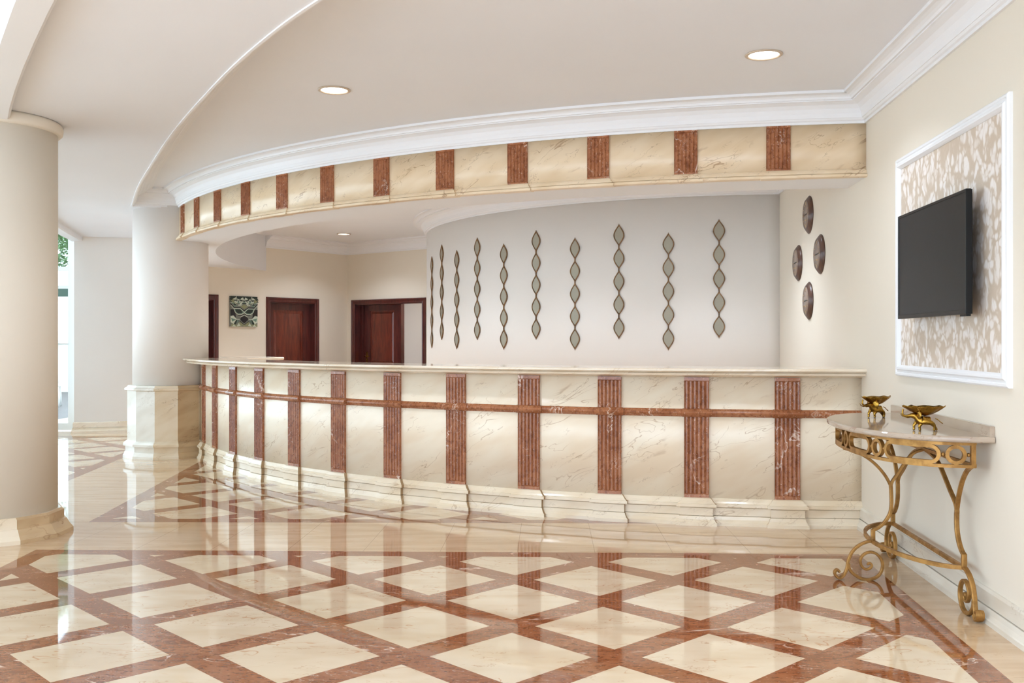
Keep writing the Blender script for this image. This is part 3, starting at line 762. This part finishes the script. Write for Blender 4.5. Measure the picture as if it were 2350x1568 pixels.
tv = thing('television', 'black flat screen television mounted on the wallpaper panel', 'television', onwall(3.95, .074, 1.32))
TY0, TY1, TZ0, TZ1, TP = 3.543, 4.356, 1.0975, 1.5505, .074
mb = MB(); bz = [(0, TP - .018), (0, TP - .001), (.0012, TP), (.010, TP), (.0112, TP - .0025)]
cols = [[onwall(TY0 + o, p, TZ0 + o * 1.5), onwall(TY1 - o, p, TZ0 + o * 1.5), onwall(TY1 - o, p, TZ1 - o), onwall(TY0 + o, p, TZ1 - o)] for o, p in bz]
mb.loft([[c[i] for c in cols] for i in range(4)], closed=False, ring=True, cap=False); obj('bezel', mb, MAT['black'], tv)
mb = MB(); wall_box(mb, TY0 + .011, TY1 - .011, TP - .012, TP - .0025, TZ0 + .0166, TZ1 - .011); obj('screen', mb, MAT['screen'], tv)
mb = MB(); lo = []
for p, e, zb in ((TP - .012, .001, .0), (TP - .024, .002, 0), (TP - .034, .03, .05), (TP - .040, .10, .09)):
    lo.append([onwall(TY0 + e, p, TZ0 + e * .5), onwall(TY1 - e, p, TZ0 + e * .5), onwall(TY1 - e, p, TZ1 - e * .9), onwall(TY0 + e, p, TZ1 - e * .9)])
mb.loft(lo); obj('back_cover', mb, MAT['black'], tv)
mb = MB(); wall_box(mb, 3.80, 4.10, .004, .014, 1.2, 1.46); wall_box(mb, 3.84, 3.88, .004, .040, 1.2, 1.46); wall_box(mb, 4.02, 4.06, .004, .040, 1.2, 1.46); obj('wall_bracket', mb, MAT['black'], tv)
mb = MB(); wall_box(mb, TY0 + .012, TY0 + .075, TP - .022, TP - .006, TZ0 - .007, TZ0 + .001); obj('sensor', mb, MAT['black'], tv)

# ------------------------------------------------------------------ painting on wall A
pt = thing('wall_art', 'square unframed picture of dark green and silver facets between the two back doors', 'picture', A_(1.665, 0, 1.29))
PT0, PT1, PB0, PB1 = 1.861, 1.472, 1.172, 1.534        # left edge, right edge, bottom, top
MAT['p_dark'] = simple('art dark green', srgb(34, 44, 38), .3); MAT['p_black'] = simple('art black', srgb(28, 24, 26), .3)
MAT['p_green'] = simple('art jade', srgb(104, 132, 116), .3); MAT['p_pale'] = simple('art pale silver green', srgb(196, 204, 186), .3); MAT['p_grey'] = simple('art grey', srgb(120, 122, 112), .3); MAT['p_olive'] = simple('art olive', srgb(140, 142, 104), .3)
mb = MB()
def pq(u, v, n): return A_(PT0 + (PT1 - PT0) * u, n, PB1 + (PB0 - PB1) * v)
mb.add([pq(u, v, n) for u in (0, 1) for v in (0, 1) for n in (.002, .022)], [(0, 1, 3, 2), (4, 6, 7, 5), (0, 4, 5, 1), (2, 3, 7, 6), (0, 2, 6, 4), (1, 5, 7, 3)], 4)
lay = [.0222]
def facet(pts, mi, mirror=True):
    lay[0] += .00004
    mb.add([pq(u, v, lay[0]) for u, v in pts], [tuple(range(len(pts)))], mi)
    if mirror: mb.add([pq(1 - u, v, lay[0]) for u, v in pts], [tuple(range(len(pts)))], mi)
def line(pts, w, mi, mirror=True):
    for (a, b), (c, d) in zip(pts, pts[1:]):
        L = math.hypot(c - a, d - b) or 1; nx, ny = -(d - b) / L * w / 2, (c - a) / L * w / 2
        facet([(a + nx, b + ny), (c + nx, d + ny), (c - nx, d - ny), (a - nx, b - ny)], mi, mirror)
facet([(0, 0), (.5, 0), (.5, .26), (.2, .24), (0, .2)], 0)
semi = [(.5 + .29 * math.sin(rad(a)), .01 + .18 * math.cos(rad(a))) for a in range(-90, 91, 15)]
facet(semi, 0, False); line(semi, .02, 3, False)
rr = random.Random(4)
for k in range(46):
    u, v = rr.uniform(.02, .48), rr.uniform(.10, .34); w = rr.uniform(.03, .075)
    facet([(u - w, v + rr.uniform(-.03, .03)), (u + rr.uniform(-.02, .02), v - w), (u + w * .8, v + rr.uniform(-.02, .04))], rr.choice([2, 3, 3, 4, 0, 5]))
facet([(.36, .34), (.5, .42), (.5, .26), (.44, .3)], 5)
facet([(0, .23), (.13, .36), (.35, .36), (.5, .46), (.5, .51), (.33, .41), (.12, .41), (0, .28)], 1)
facet([(0, .44), (.12, .43), (.18, .56), (.2, .74), (.1, .66), (0, .66)], 1)
facet([(.13, .41), (.36, .41), (.5, .53), (.41, .585), (.27, .59), (.18, .53)], 2)
facet([(.17, .43), (.35, .43), (.45, .52), (.40, .56), (.28, .565), (.2, .52)], 0)
line([(.0, .29), (.12, .41), (.36, .41), (.51, .53), (.41, .595), (.27, .60), (.17, .53), (.12, .42)], .022, 3)
facet([(.2, .61), (.4, .63), (.5, .6), (.36, .68), (.35, .76), (.22, .76)], 4)
line([(.27, .63), (.41, .635), (.5, .585)], .025, 1)
facet([(.5, .64), (.37, .70), (.355, .77), (.5, .90)], 1); line([(.36, .69), (.5, .615)], .022, 3); line([(.34, .83), (.5, .945)], .026, 1); line([(.355, .80), (.5, .905)], .02, 4)
facet([(0, .66), (.1, .64), (.22, .76), (.12, .92), (0, .86)], 3); facet([(.02, .72), (.2, .77), (.06, .84)], 2); facet([(.2, .78), (.32, .80), (.16, .95), (.12, .90)], 0); facet([(.24, .79), (.3, .8), (.2, .92)], 2)
facet([(0, 1), (.06, .9), (.22, .95), (.34, .84), (.5, .95), (.5, 1)], 5); facet([(.22, 1), (.3, .88), (.36, .97)], 3); facet([(.05, 1), (.12, .93), (.2, 1)], 3); facet([(.38, 1), (.44, .95), (.48, 1)], 4)
line([(0, .68), (.1, .65), (.22, .765), (.34, .765)], .02, 3)
obj('canvas', mb, [MAT['p_dark'], MAT['p_black'], MAT['p_green'], MAT['p_pale'], MAT['p_grey'], MAT['p_olive']], pt)

# ------------------------------------------------------------------ console table
YC = 4.06                       # middle of the table along the wall
tb = thing('console_table', 'gilt wrought iron console table with bowed marble top against the right wall', 'console table', onwall(YC, .2, 0))
def half_ell(hl, dp, n=60, ex=2.0, p0=0.0):
    out = []
    for k in range(n + 1):
        a = PI * k / n; c, s_ = math.cos(a), math.sin(a)
        out.append((YC - hl * math.copysign(abs(c) ** (2 / ex), c), p0 + dp * abs(s_) ** (2 / ex)))
    return out
ZT = .662; TH = .022
def outline(d): return [(YC + (y - YC) * (1 + d / .6), p + d * math.sin(PI * k / 60)) for k, (y, p) in enumerate(half_ell(.60, .413, 60, 2.3, .004))]
mb = MB(); mb.loft([[onwall(y, p, ZT + dz) for y, p in outline(d)] for dz, d in ((-TH, -.006), (-TH + .004, -.001), (-TH + .009, 0), (-.006, 0), (-.002, -.002), (0, -.006))]); obj('table_top', mb, MAT['table_marble'], tb)
mb = MB(); wall_box(mb, 3.472, 4.66, .001, .018, ZT, ZT + .035); wall_box(mb, 3.474, 4.658, .003, .016, ZT + .035, ZT + .037); obj('backsplash', mb, MAT['table_marble'], tb)
# apron: arc-length parametrised inset curve
ap = half_ell(.556, .308, 400, 2.5, .055)
acc = [0.0]
for (a, b), (c, d) in zip(ap, ap[1:]): acc.append(acc[-1] + math.hypot(c - a, d - b))
LA = acc[-1]
def ap_at(s_):
    s_ = min(max(s_, 0), LA)
    i = next((j for j in range(len(acc) - 1) if acc[j + 1] >= s_), len(acc) - 2)
    u = (s_ - acc[i]) / (acc[i + 1] - acc[i] or 1); (a, b), (c, d) = ap[i], ap[i + 1]
    y, p = a + (c - a) * u, b + (d - b) * u; L = math.hypot(c - a, d - b)
    ty, tp_ = (c - a) / L, (d - b) / L
    return y, p, (tp_, -ty) if False else (-tp_, ty)
ZA1, ZA0 = ZT - TH, ZT - TH - .093
def ap_pt(s_, z, out=0.0):
    y, p, (ny, np_) = ap_at(s_)
    return onwall(y + ny * out, p + np_ * out, z)
def apron_band(mb, loop2d, thick, bar_t):
    """flat bar frame in the (arc length, z) surface, closed; loop2d centreline"""
    n = len(loop2d); loops = []
    for i in range(n):
        (a, b), (c, d) = loop2d[i - 1], loop2d[(i + 1) % n]; L = math.hypot(c - a, d - b) or 1; nx, nz = -(d - b) / L * bar_t / 2, (c - a) / L * bar_t / 2
        s_, z = loop2d[i]
        loops.append([ap_pt(s_ + nx, z + nz, thick / 2), ap_pt(s_ - nx, z - nz, thick / 2), ap_pt(s_ - nx, z - nz, -thick / 2), ap_pt(s_ + nx, z + nz, -thick / 2)])
    mb.loft(loops, ring=True)
apr = MB(); n = 90
for z in (ZA1 - .006, ZA0 + .006):
    apr.loft([[ap_pt(LA * k / n, z - .006, .008), ap_pt(LA * k / n, z + .006, .008), ap_pt(LA * k / n, z + .006, -.008), ap_pt(LA * k / n, z - .006, -.008)] for k in range(n + 1)])
for s0 in (0.008, LA - .008):
    apr.loft([[ap_pt(s0 - .008, z, .008), ap_pt(s0 + .008, z, .008), ap_pt(s0 + .008, z, -.008), ap_pt(s0 - .008, z, -.008)] for z in (ZA0, ZA1)])
wall_box(apr, YC - .545, YC + .545, .046, .058, ZA1 - .012, ZA1); wall_box(apr, YC - .545, YC + .545, .046, .058, ZA0, ZA0 + .012)
apron = obj('apron', apr, MAT['gilt'], tb)
zc = (ZA0 + ZA1) / 2; ro = (ZA1 - ZA0) / 2 - .012 - .006; bead = .0075
ring_w = 2 * (ro + .006)
s = .016
beads = []
seq_ = ['b', 'r'] + ['b', 's', 'b', 'r'] * 4 + ['b']
stad = (LA - .032 - 5 * ring_w - 10 * 2 * bead) / 4
for it in seq_:
    if it == 'b': beads.append(s + bead); s += 2 * bead; continue
    if it == 'r':
        lp = [(s + ring_w / 2 + ro * math.cos(2 * PI * k / 36), zc + ro * math.sin(2 * PI * k / 36)) for k in range(36)]; nm = 'apron_ring'; s += ring_w
    else:
        a0, b0 = s + ro + .006, s + stad - ro - .006; m_ = 14
        lp = [(b0 + ro * math.sin(PI * k / 16), zc - ro * math.cos(PI * k / 16)) for k in range(17)] + [(b0 + (a0 - b0) * k / m_, zc + ro) for k in range(1, m_)] + \
             [(a0 - ro * math.sin(PI * k / 16), zc + ro * math.cos(PI * k / 16)) for k in range(17)] + [(a0 + (b0 - a0) * k / m_, zc - ro) for k in range(1, m_)]
        nm = 'apron_oval'; s += stad
    mb = MB(); apron_band(mb, lp, .016, .0125); obj(nm, mb, MAT['gilt'], apron)
for sb in beads:
    mb = MB(); mb.ball(ap_pt(sb, zc), bead); obj('bead', mb, MAT['gilt'], apron)
# legs: one profile (distance from the axis p, height z), used three times
k_ = .0018097
fp = lambda x, y: (1.7587 - (x - 1175) * k_, 1 - (y - 783) * k_)
up = [fp(*q) for q in [(2047, 1112), (2048.5, 1140), (2048.5, 1163), (2045, 1181), (2034, 1200), (2019, 1213.5), (2007, 1218.5)]]
blk = [fp(2007.3, 1217), fp(2007.5, 1246)]
cs = [fp(*q) for q in [(2006, 1245), (1995.7, 1246), (1976.5, 1254.8), (1961, 1270), (1951.7, 1291), (1948.8, 1308.4), (1942, 1323.7), (1932.5, 1331.3), (1924, 1326.6), (1921, 1318), (1926.8, 1312.2), (1931.6, 1317)]]
sc_ = [fp(*q) for q in [(1952.6, 1298), (1953, 1306), (1959, 1317), (1974.6, 1329), (1993.8, 1333.8), (2013, 1329), (2025, 1316.5), (2029, 1300.7), (2025, 1285.4), (2014.8, 1274), (2001.4, 1270), (1988, 1275), (1979.4, 1286.4), (1980.4, 1299.8), (1989, 1309.3), (1999.5, 1308.4), (2004.3, 1301.7), (2001.4, 1296), (1996.6, 1297), (1996, 1300)]]
P_AX = .18
def leg(name, fn3, N, arms, JZ):
    """fn3(d, z): point at distance d beyond the leg axis in the leg's own plane"""
    mb = MB(); sec = rnd_sec(3, .4)
    q = lambda L: [fn3(p - P_AX, z) for p, z in L]
    mb.bar(catmull(q([u_ for u_ in up if u_[1] < JZ + .01]), 6), N, .017, .0135, sec=sec)
    mb.bar(q(blk), N, .019, .0165, sec=sec)
    o = obj('leg', mb, MAT['gilt'], tb)
    mb = MB(); c_ = catmull(q(cs), 6); mb.bar(c_, N, .018, .0115, sec=sec)
    mb.bar(catmull(q(cs[-6:]), 6), N, .030, .009, sec=sec); obj('foot', mb, MAT['gilt'], o)
    mb = MB(); mb.bar(catmull(q(sc_), 6), N, .018, .0125, sec=sec, taper=lambda u: 1.0 - .25 * u); obj('scroll', mb, MAT['gilt'], o)
    for ia, tgt in enumerate(arms):
        a = Vector(fn3(0, JZ - .015)); b = Vector(tgt); j = Vector(fn3(0, JZ))
        d = (b - j); d.z = 0; H_ = b.z - JZ
        fr_ = ((.14, .316), (.37, .63), (.66, .863), (1, 1)) if ia == 0 else ((.05, .14), (.21, .35), (.40, .62), (.53, .78), (.72, .92), (1, 1))
        pts = [a, j] + [j + d * u + Vector((0, 0, H_ * v)) for u, v in fr_]
        nn = Vector((0, 0, 1)).cross(d.normalized()); mb = MB(); mb.bar(catmull(pts, 6), nn, .0165, .0115, sec=sec); obj('brace', mb, MAT['gilt'], o)
    return o
ZB = ZA0 + .004
apex = onwall(YC + .02, .045, ZB)
n_out = (WN.x, WN.y, 0); n_al = (WD.x, WD.y, 0)
leg('leg', lambda d, z: onwall(4.09, P_AX + d, z), n_al, [onwall(4.09, .372, ZB), apex], 1 - .605)
leg('leg', lambda d, z: onwall(3.70 - d, .050, z), n_out, [onwall(3.525, .058, ZB), apex], 1 - .634)
leg('leg', lambda d, z: onwall(4.44 + d, .050, z), n_out, [onwall(4.595, .058, ZB), apex], 1 - .634)
# stretcher: straight at the back, bowed at the front, at the level of the leg blocks
zs_ = 1 - .836
mb = MB(); fr = catmull([onwall(y, p, zs_) for y, p in ((3.63, .052), (3.66, .115), (3.76, .185), (3.92, .235), (4.09, .255), (4.26, .240), (4.40, .190), (4.49, .115), (4.51, .052))], 8)
mb.bar(fr, (0, 0, 1), .016, .012); mb.bar([onwall(3.63, .052, zs_), onwall(4.51, .052, zs_)], (0, 0, 1), .016, .012); obj('stretcher', mb, MAT['gilt'], tb)

# ------------------------------------------------------------------ brass elephants carrying leaf bowls
def skinned(nodes, edges, sub=2):
    """grow one continuous body over a skeleton and return its mesh"""
    me = bpy.data.meshes.new('body'); me.from_pydata([n[:3] for n in nodes], edges, [])
    o = bpy.data.objects.new('tmp', me); C.objects.link(o)
    sk_ = o.modifiers.new('s', 'SKIN'); sk_.use_smooth_shade = True
    for v, n_ in zip(me.skin_vertices[0].data, nodes): v.radius = (n_[3], n_[4] if len(n_) > 4 else n_[3])
    me.skin_vertices[0].data[0].use_root = True
    su = o.modifiers.new('u', 'SUBSURF'); su.levels = sub; su.render_levels = sub
    bpy.context.view_layer.update()
    ev = o.evaluated_get(bpy.context.evaluated_depsgraph_get()); m2 = bpy.data.meshes.new_from_object(ev)
    bpy.data.objects.remove(o)
    for p in m2.polygons: p.use_smooth = True
    return m2
EU = .165       # length unit of the figurine
def elephant(label, loc, rz):
    r = thing('elephant_figurine', label, 'figurine', loc, rz, 'brass elephant bowls on the console table')
    N = [(.075, 0, .245, .098, .096), (-.05, 0, .262, .088, .092), (.19, 0, .25, .090, .086), (-.12, 0, .315, .066, .070), (-.19, 0, .370, .064, .074), (-.27, 0, .350, .045, .048), (-.34, 0, .342, .032), (-.40, 0, .358, .026), (-.430, 0, .40, .023), (-.424, 0, .455, .020), (-.412, 0, .510, .025),
         (-.115, .055, .20, .045), (-.165, .060, .13, .034), (-.160, .060, .060, .028), (-.170, .060, .012, .036),
         (-.04, -.055, .18, .044), (-.08, -.060, .11, .033), (-.062, -.060, .055, .028), (-.070, -.060, .012, .036),
         (.225, .054, .18, .054), (.28, .058, .115, .035), (.322, .058, .060, .027), (.336, .058, .014, .034),
         (.235, -.054, .175, .052), (.262, -.058, .11, .034), (.250, -.058, .055, .028), (.244, -.058, .012, .035)]
    Ed = [(0, 1), (0, 2), (1, 3), (3, 4), (4, 5), (5, 6), (6, 7), (7, 8), (8, 9), (9, 10), (1, 11), (11, 12), (12, 13), (13, 14), (1, 15), (15, 16), (16, 17), (17, 18), (2, 19), (19, 20), (20, 21), (21, 22), (2, 23), (23, 24), (24, 25), (25, 26)]
    me = skinned([(x * EU, y * EU, z * EU, *[q * EU for q in rr_]) for x, y, z, *rr_ in N], Ed)
    zmin = min(v.co.z for v in me.vertices)
    for v in me.vertices: v.co.z -= zmin
    me.materials.append(MAT['brass']); b = bpy.data.objects.new('body', me); C.objects.link(b); b.parent = r
    def part(name, mb):
        mb.v = [(x * EU, y * EU, z * EU) for x, y, z in mb.v]; return obj(name, mb, MAT['brass'], r, local=True)
    for sy in (-1, 1):          # fan-shaped ears, dished
        mb = MB(); n = 24; loops = []
        for f, off in ((.06, 0), (.5, -.006), (.9, .006), (1, .012), (1, .022), (.9, .018), (.5, .006), (.06, .010)):
            L = []
            for k in range(n):
                a = 2 * PI * k / n; rr_ = f * (.098 + .012 * math.cos(2 * a + .8))
                y_ = .052 + .075 + rr_ * math.cos(a) * .85; L.append((-.140 + off + (y_ - .05) * .30, sy * y_, .372 + rr_ * math.sin(a) * 1.08))
            loops.append(L)
        mb.loft(loops, smooth=True); part('ear', mb)
        mb = MB(); mb.tube([(-.265, sy * .045, .315), (-.34, sy * .06, .30), (-.42, sy * .062, .325), (-.47, sy * .055, .39)], [.014, .013, .010, .004]); part('tusk', mb)
    mb = MB(); mb.tube([(.285, 0, .28), (.335, 0, .26), (.39, 0, .21), (.435, 0, .175), (.455, 0, .16)], [.014, .011, .009, .013, .004]); part('tail', mb)
    # leaf bowl
    mb = MB(); n = 72; loops = []
    def rimpt(a):
        c_, s_ = math.cos(a), math.sin(a)
        wv = 1 + .05 * math.cos(7 * a + .6)
        rx = .43 + .05 * abs(c_) ** 8; x = .035 + rx * math.copysign(abs(c_) ** .9, c_); y = .245 * wv * math.copysign(abs(s_) ** 1.15, s_)
        z = .548 + .012 * math.cos(9 * a + .4) + .012 * abs(c_) ** 6
        return x, y, z
    for f, th in ((.02, 0), (.2, 0), (.42, 0), (.65, 0), (.85, 0), (1.0, 0), (1.0, 1), (.85, 1), (.65, 1), (.42, 1), (.2, 1), (.02, 1)):
        L = []
        for k in range(n):
            x, y, z = rimpt(2 * PI * k / n); zb = .335
            L.append((.06 + (x - .06) * f, y * f, zb + (z - zb) * f ** 1.6 + (.012 if th else 0) + .006 * f * math.cos(12 * 2 * PI * k / n)))
        loops.append(L)
    mb.loft(loops, smooth=True); bw_ = part('leaf_bowl', mb)
    return r
e1 = elephant('brass elephant carrying a leaf bowl, nearer to the front of the table', (1.547, 3.715, ZT + .0003), rad(-8))
e2 = copy_tree(e1); e2.location = (1.602, 4.345, ZT + .0003); e2.rotation_euler = (0, 0, rad(22)); e2['label'] = 'brass elephant carrying a leaf bowl at the far end of the table, ear facing out'

# ------------------------------------------------------------------ light
w = bpy.data.worlds.new('daylight'); bpy.context.scene.world = w; w.use_nodes = True
bg = w.node_tree.nodes['Background']; bg.inputs[0].default_value = (.835, 1.0, 1.205, 1); bg.inputs[1].default_value = 3.6
def area(name, loc, size, power, col=(.87, 1.0, 1.16), target=None, shape='DISK', spread=None):
    l = bpy.data.lights.new(name, 'AREA'); l.shape = shape; l.size = size * S; l.energy = power; l.color = col
    if spread: l.spread = spread
    o = bpy.data.objects.new(name, l); C.objects.link(o); o.location = loc
    return o
for i, (x, y, pw) in enumerate(((-.909, 5.035, 10), (1.129, 4.415, 8), (-2.017, 11.81, 14))):
    area('downlight_and_fill', (x, y, ZC - .012), .13, pw, spread=rad(130))
# added unseen fill lamps that brighten the reception, back room and lobby
for x, y, z, pw in [pol(CD, 4.35, a) + (ZC - .012, 21) for a in (-14, -32, -50, -68, -86)] + [(-2.35, 10.6, ZC - .012, 22), (.75, 2.7, ZC - .012, 11), (-.2, 1.3, Z1 - .012, 9), (.9, .5, Z1 - .012, 9), (-1.6, 1.3, Z1 - .012, 9)]:
    area('downlight_and_fill', (x, y, z), .5, pw, spread=rad(100))
area('vestibule_fill', B_(1.1, -.6, 1.72), .13, 14, (1, .97, .88))  # added unseen lamp to brighten the vestibule

# ------------------------------------------------------------------ camera
cam = bpy.data.cameras.new('camera'); co = bpy.data.objects.new('camera', cam); C.objects.link(co)
cam.sensor_width = 36; cam.lens = 2260 / 2350 * 36; cam.shift_y = -1 / 2350; cam.clip_start = .05; cam.clip_end = 300
co.location = (0, 0, 1); co.rotation_euler = (PI / 2, 0, 0)
bpy.context.scene.camera = co

# ------------------------------------------------------------------ to metres
for me in bpy.data.meshes: me.transform(Matrix.Scale(S, 4))
for o in bpy.data.objects: o.location = o.location * S
sc = bpy.context.scene
sc.view_settings.view_transform = 'Standard'; sc.view_settings.look = 'None'; sc.view_settings.gamma = 1; sc.view_settings.use_curve_mapping = False
sc.view_settings.exposure = 0.2
sc.cycles.diffuse_bounces = 4; sc.cycles.glossy_bounces = 3; sc.cycles.max_bounces = 6; sc.cycles.transparent_max_bounces = 8
sc.cycles.use_adaptive_sampling = True; sc.cycles.adaptive_threshold = .1; sc.cycles.adaptive_min_samples = 16; sc.cycles.use_light_tree = False
sc.cycles.caustics_reflective = False; sc.cycles.caustics_refractive = False; sc.cycles.use_denoising = True
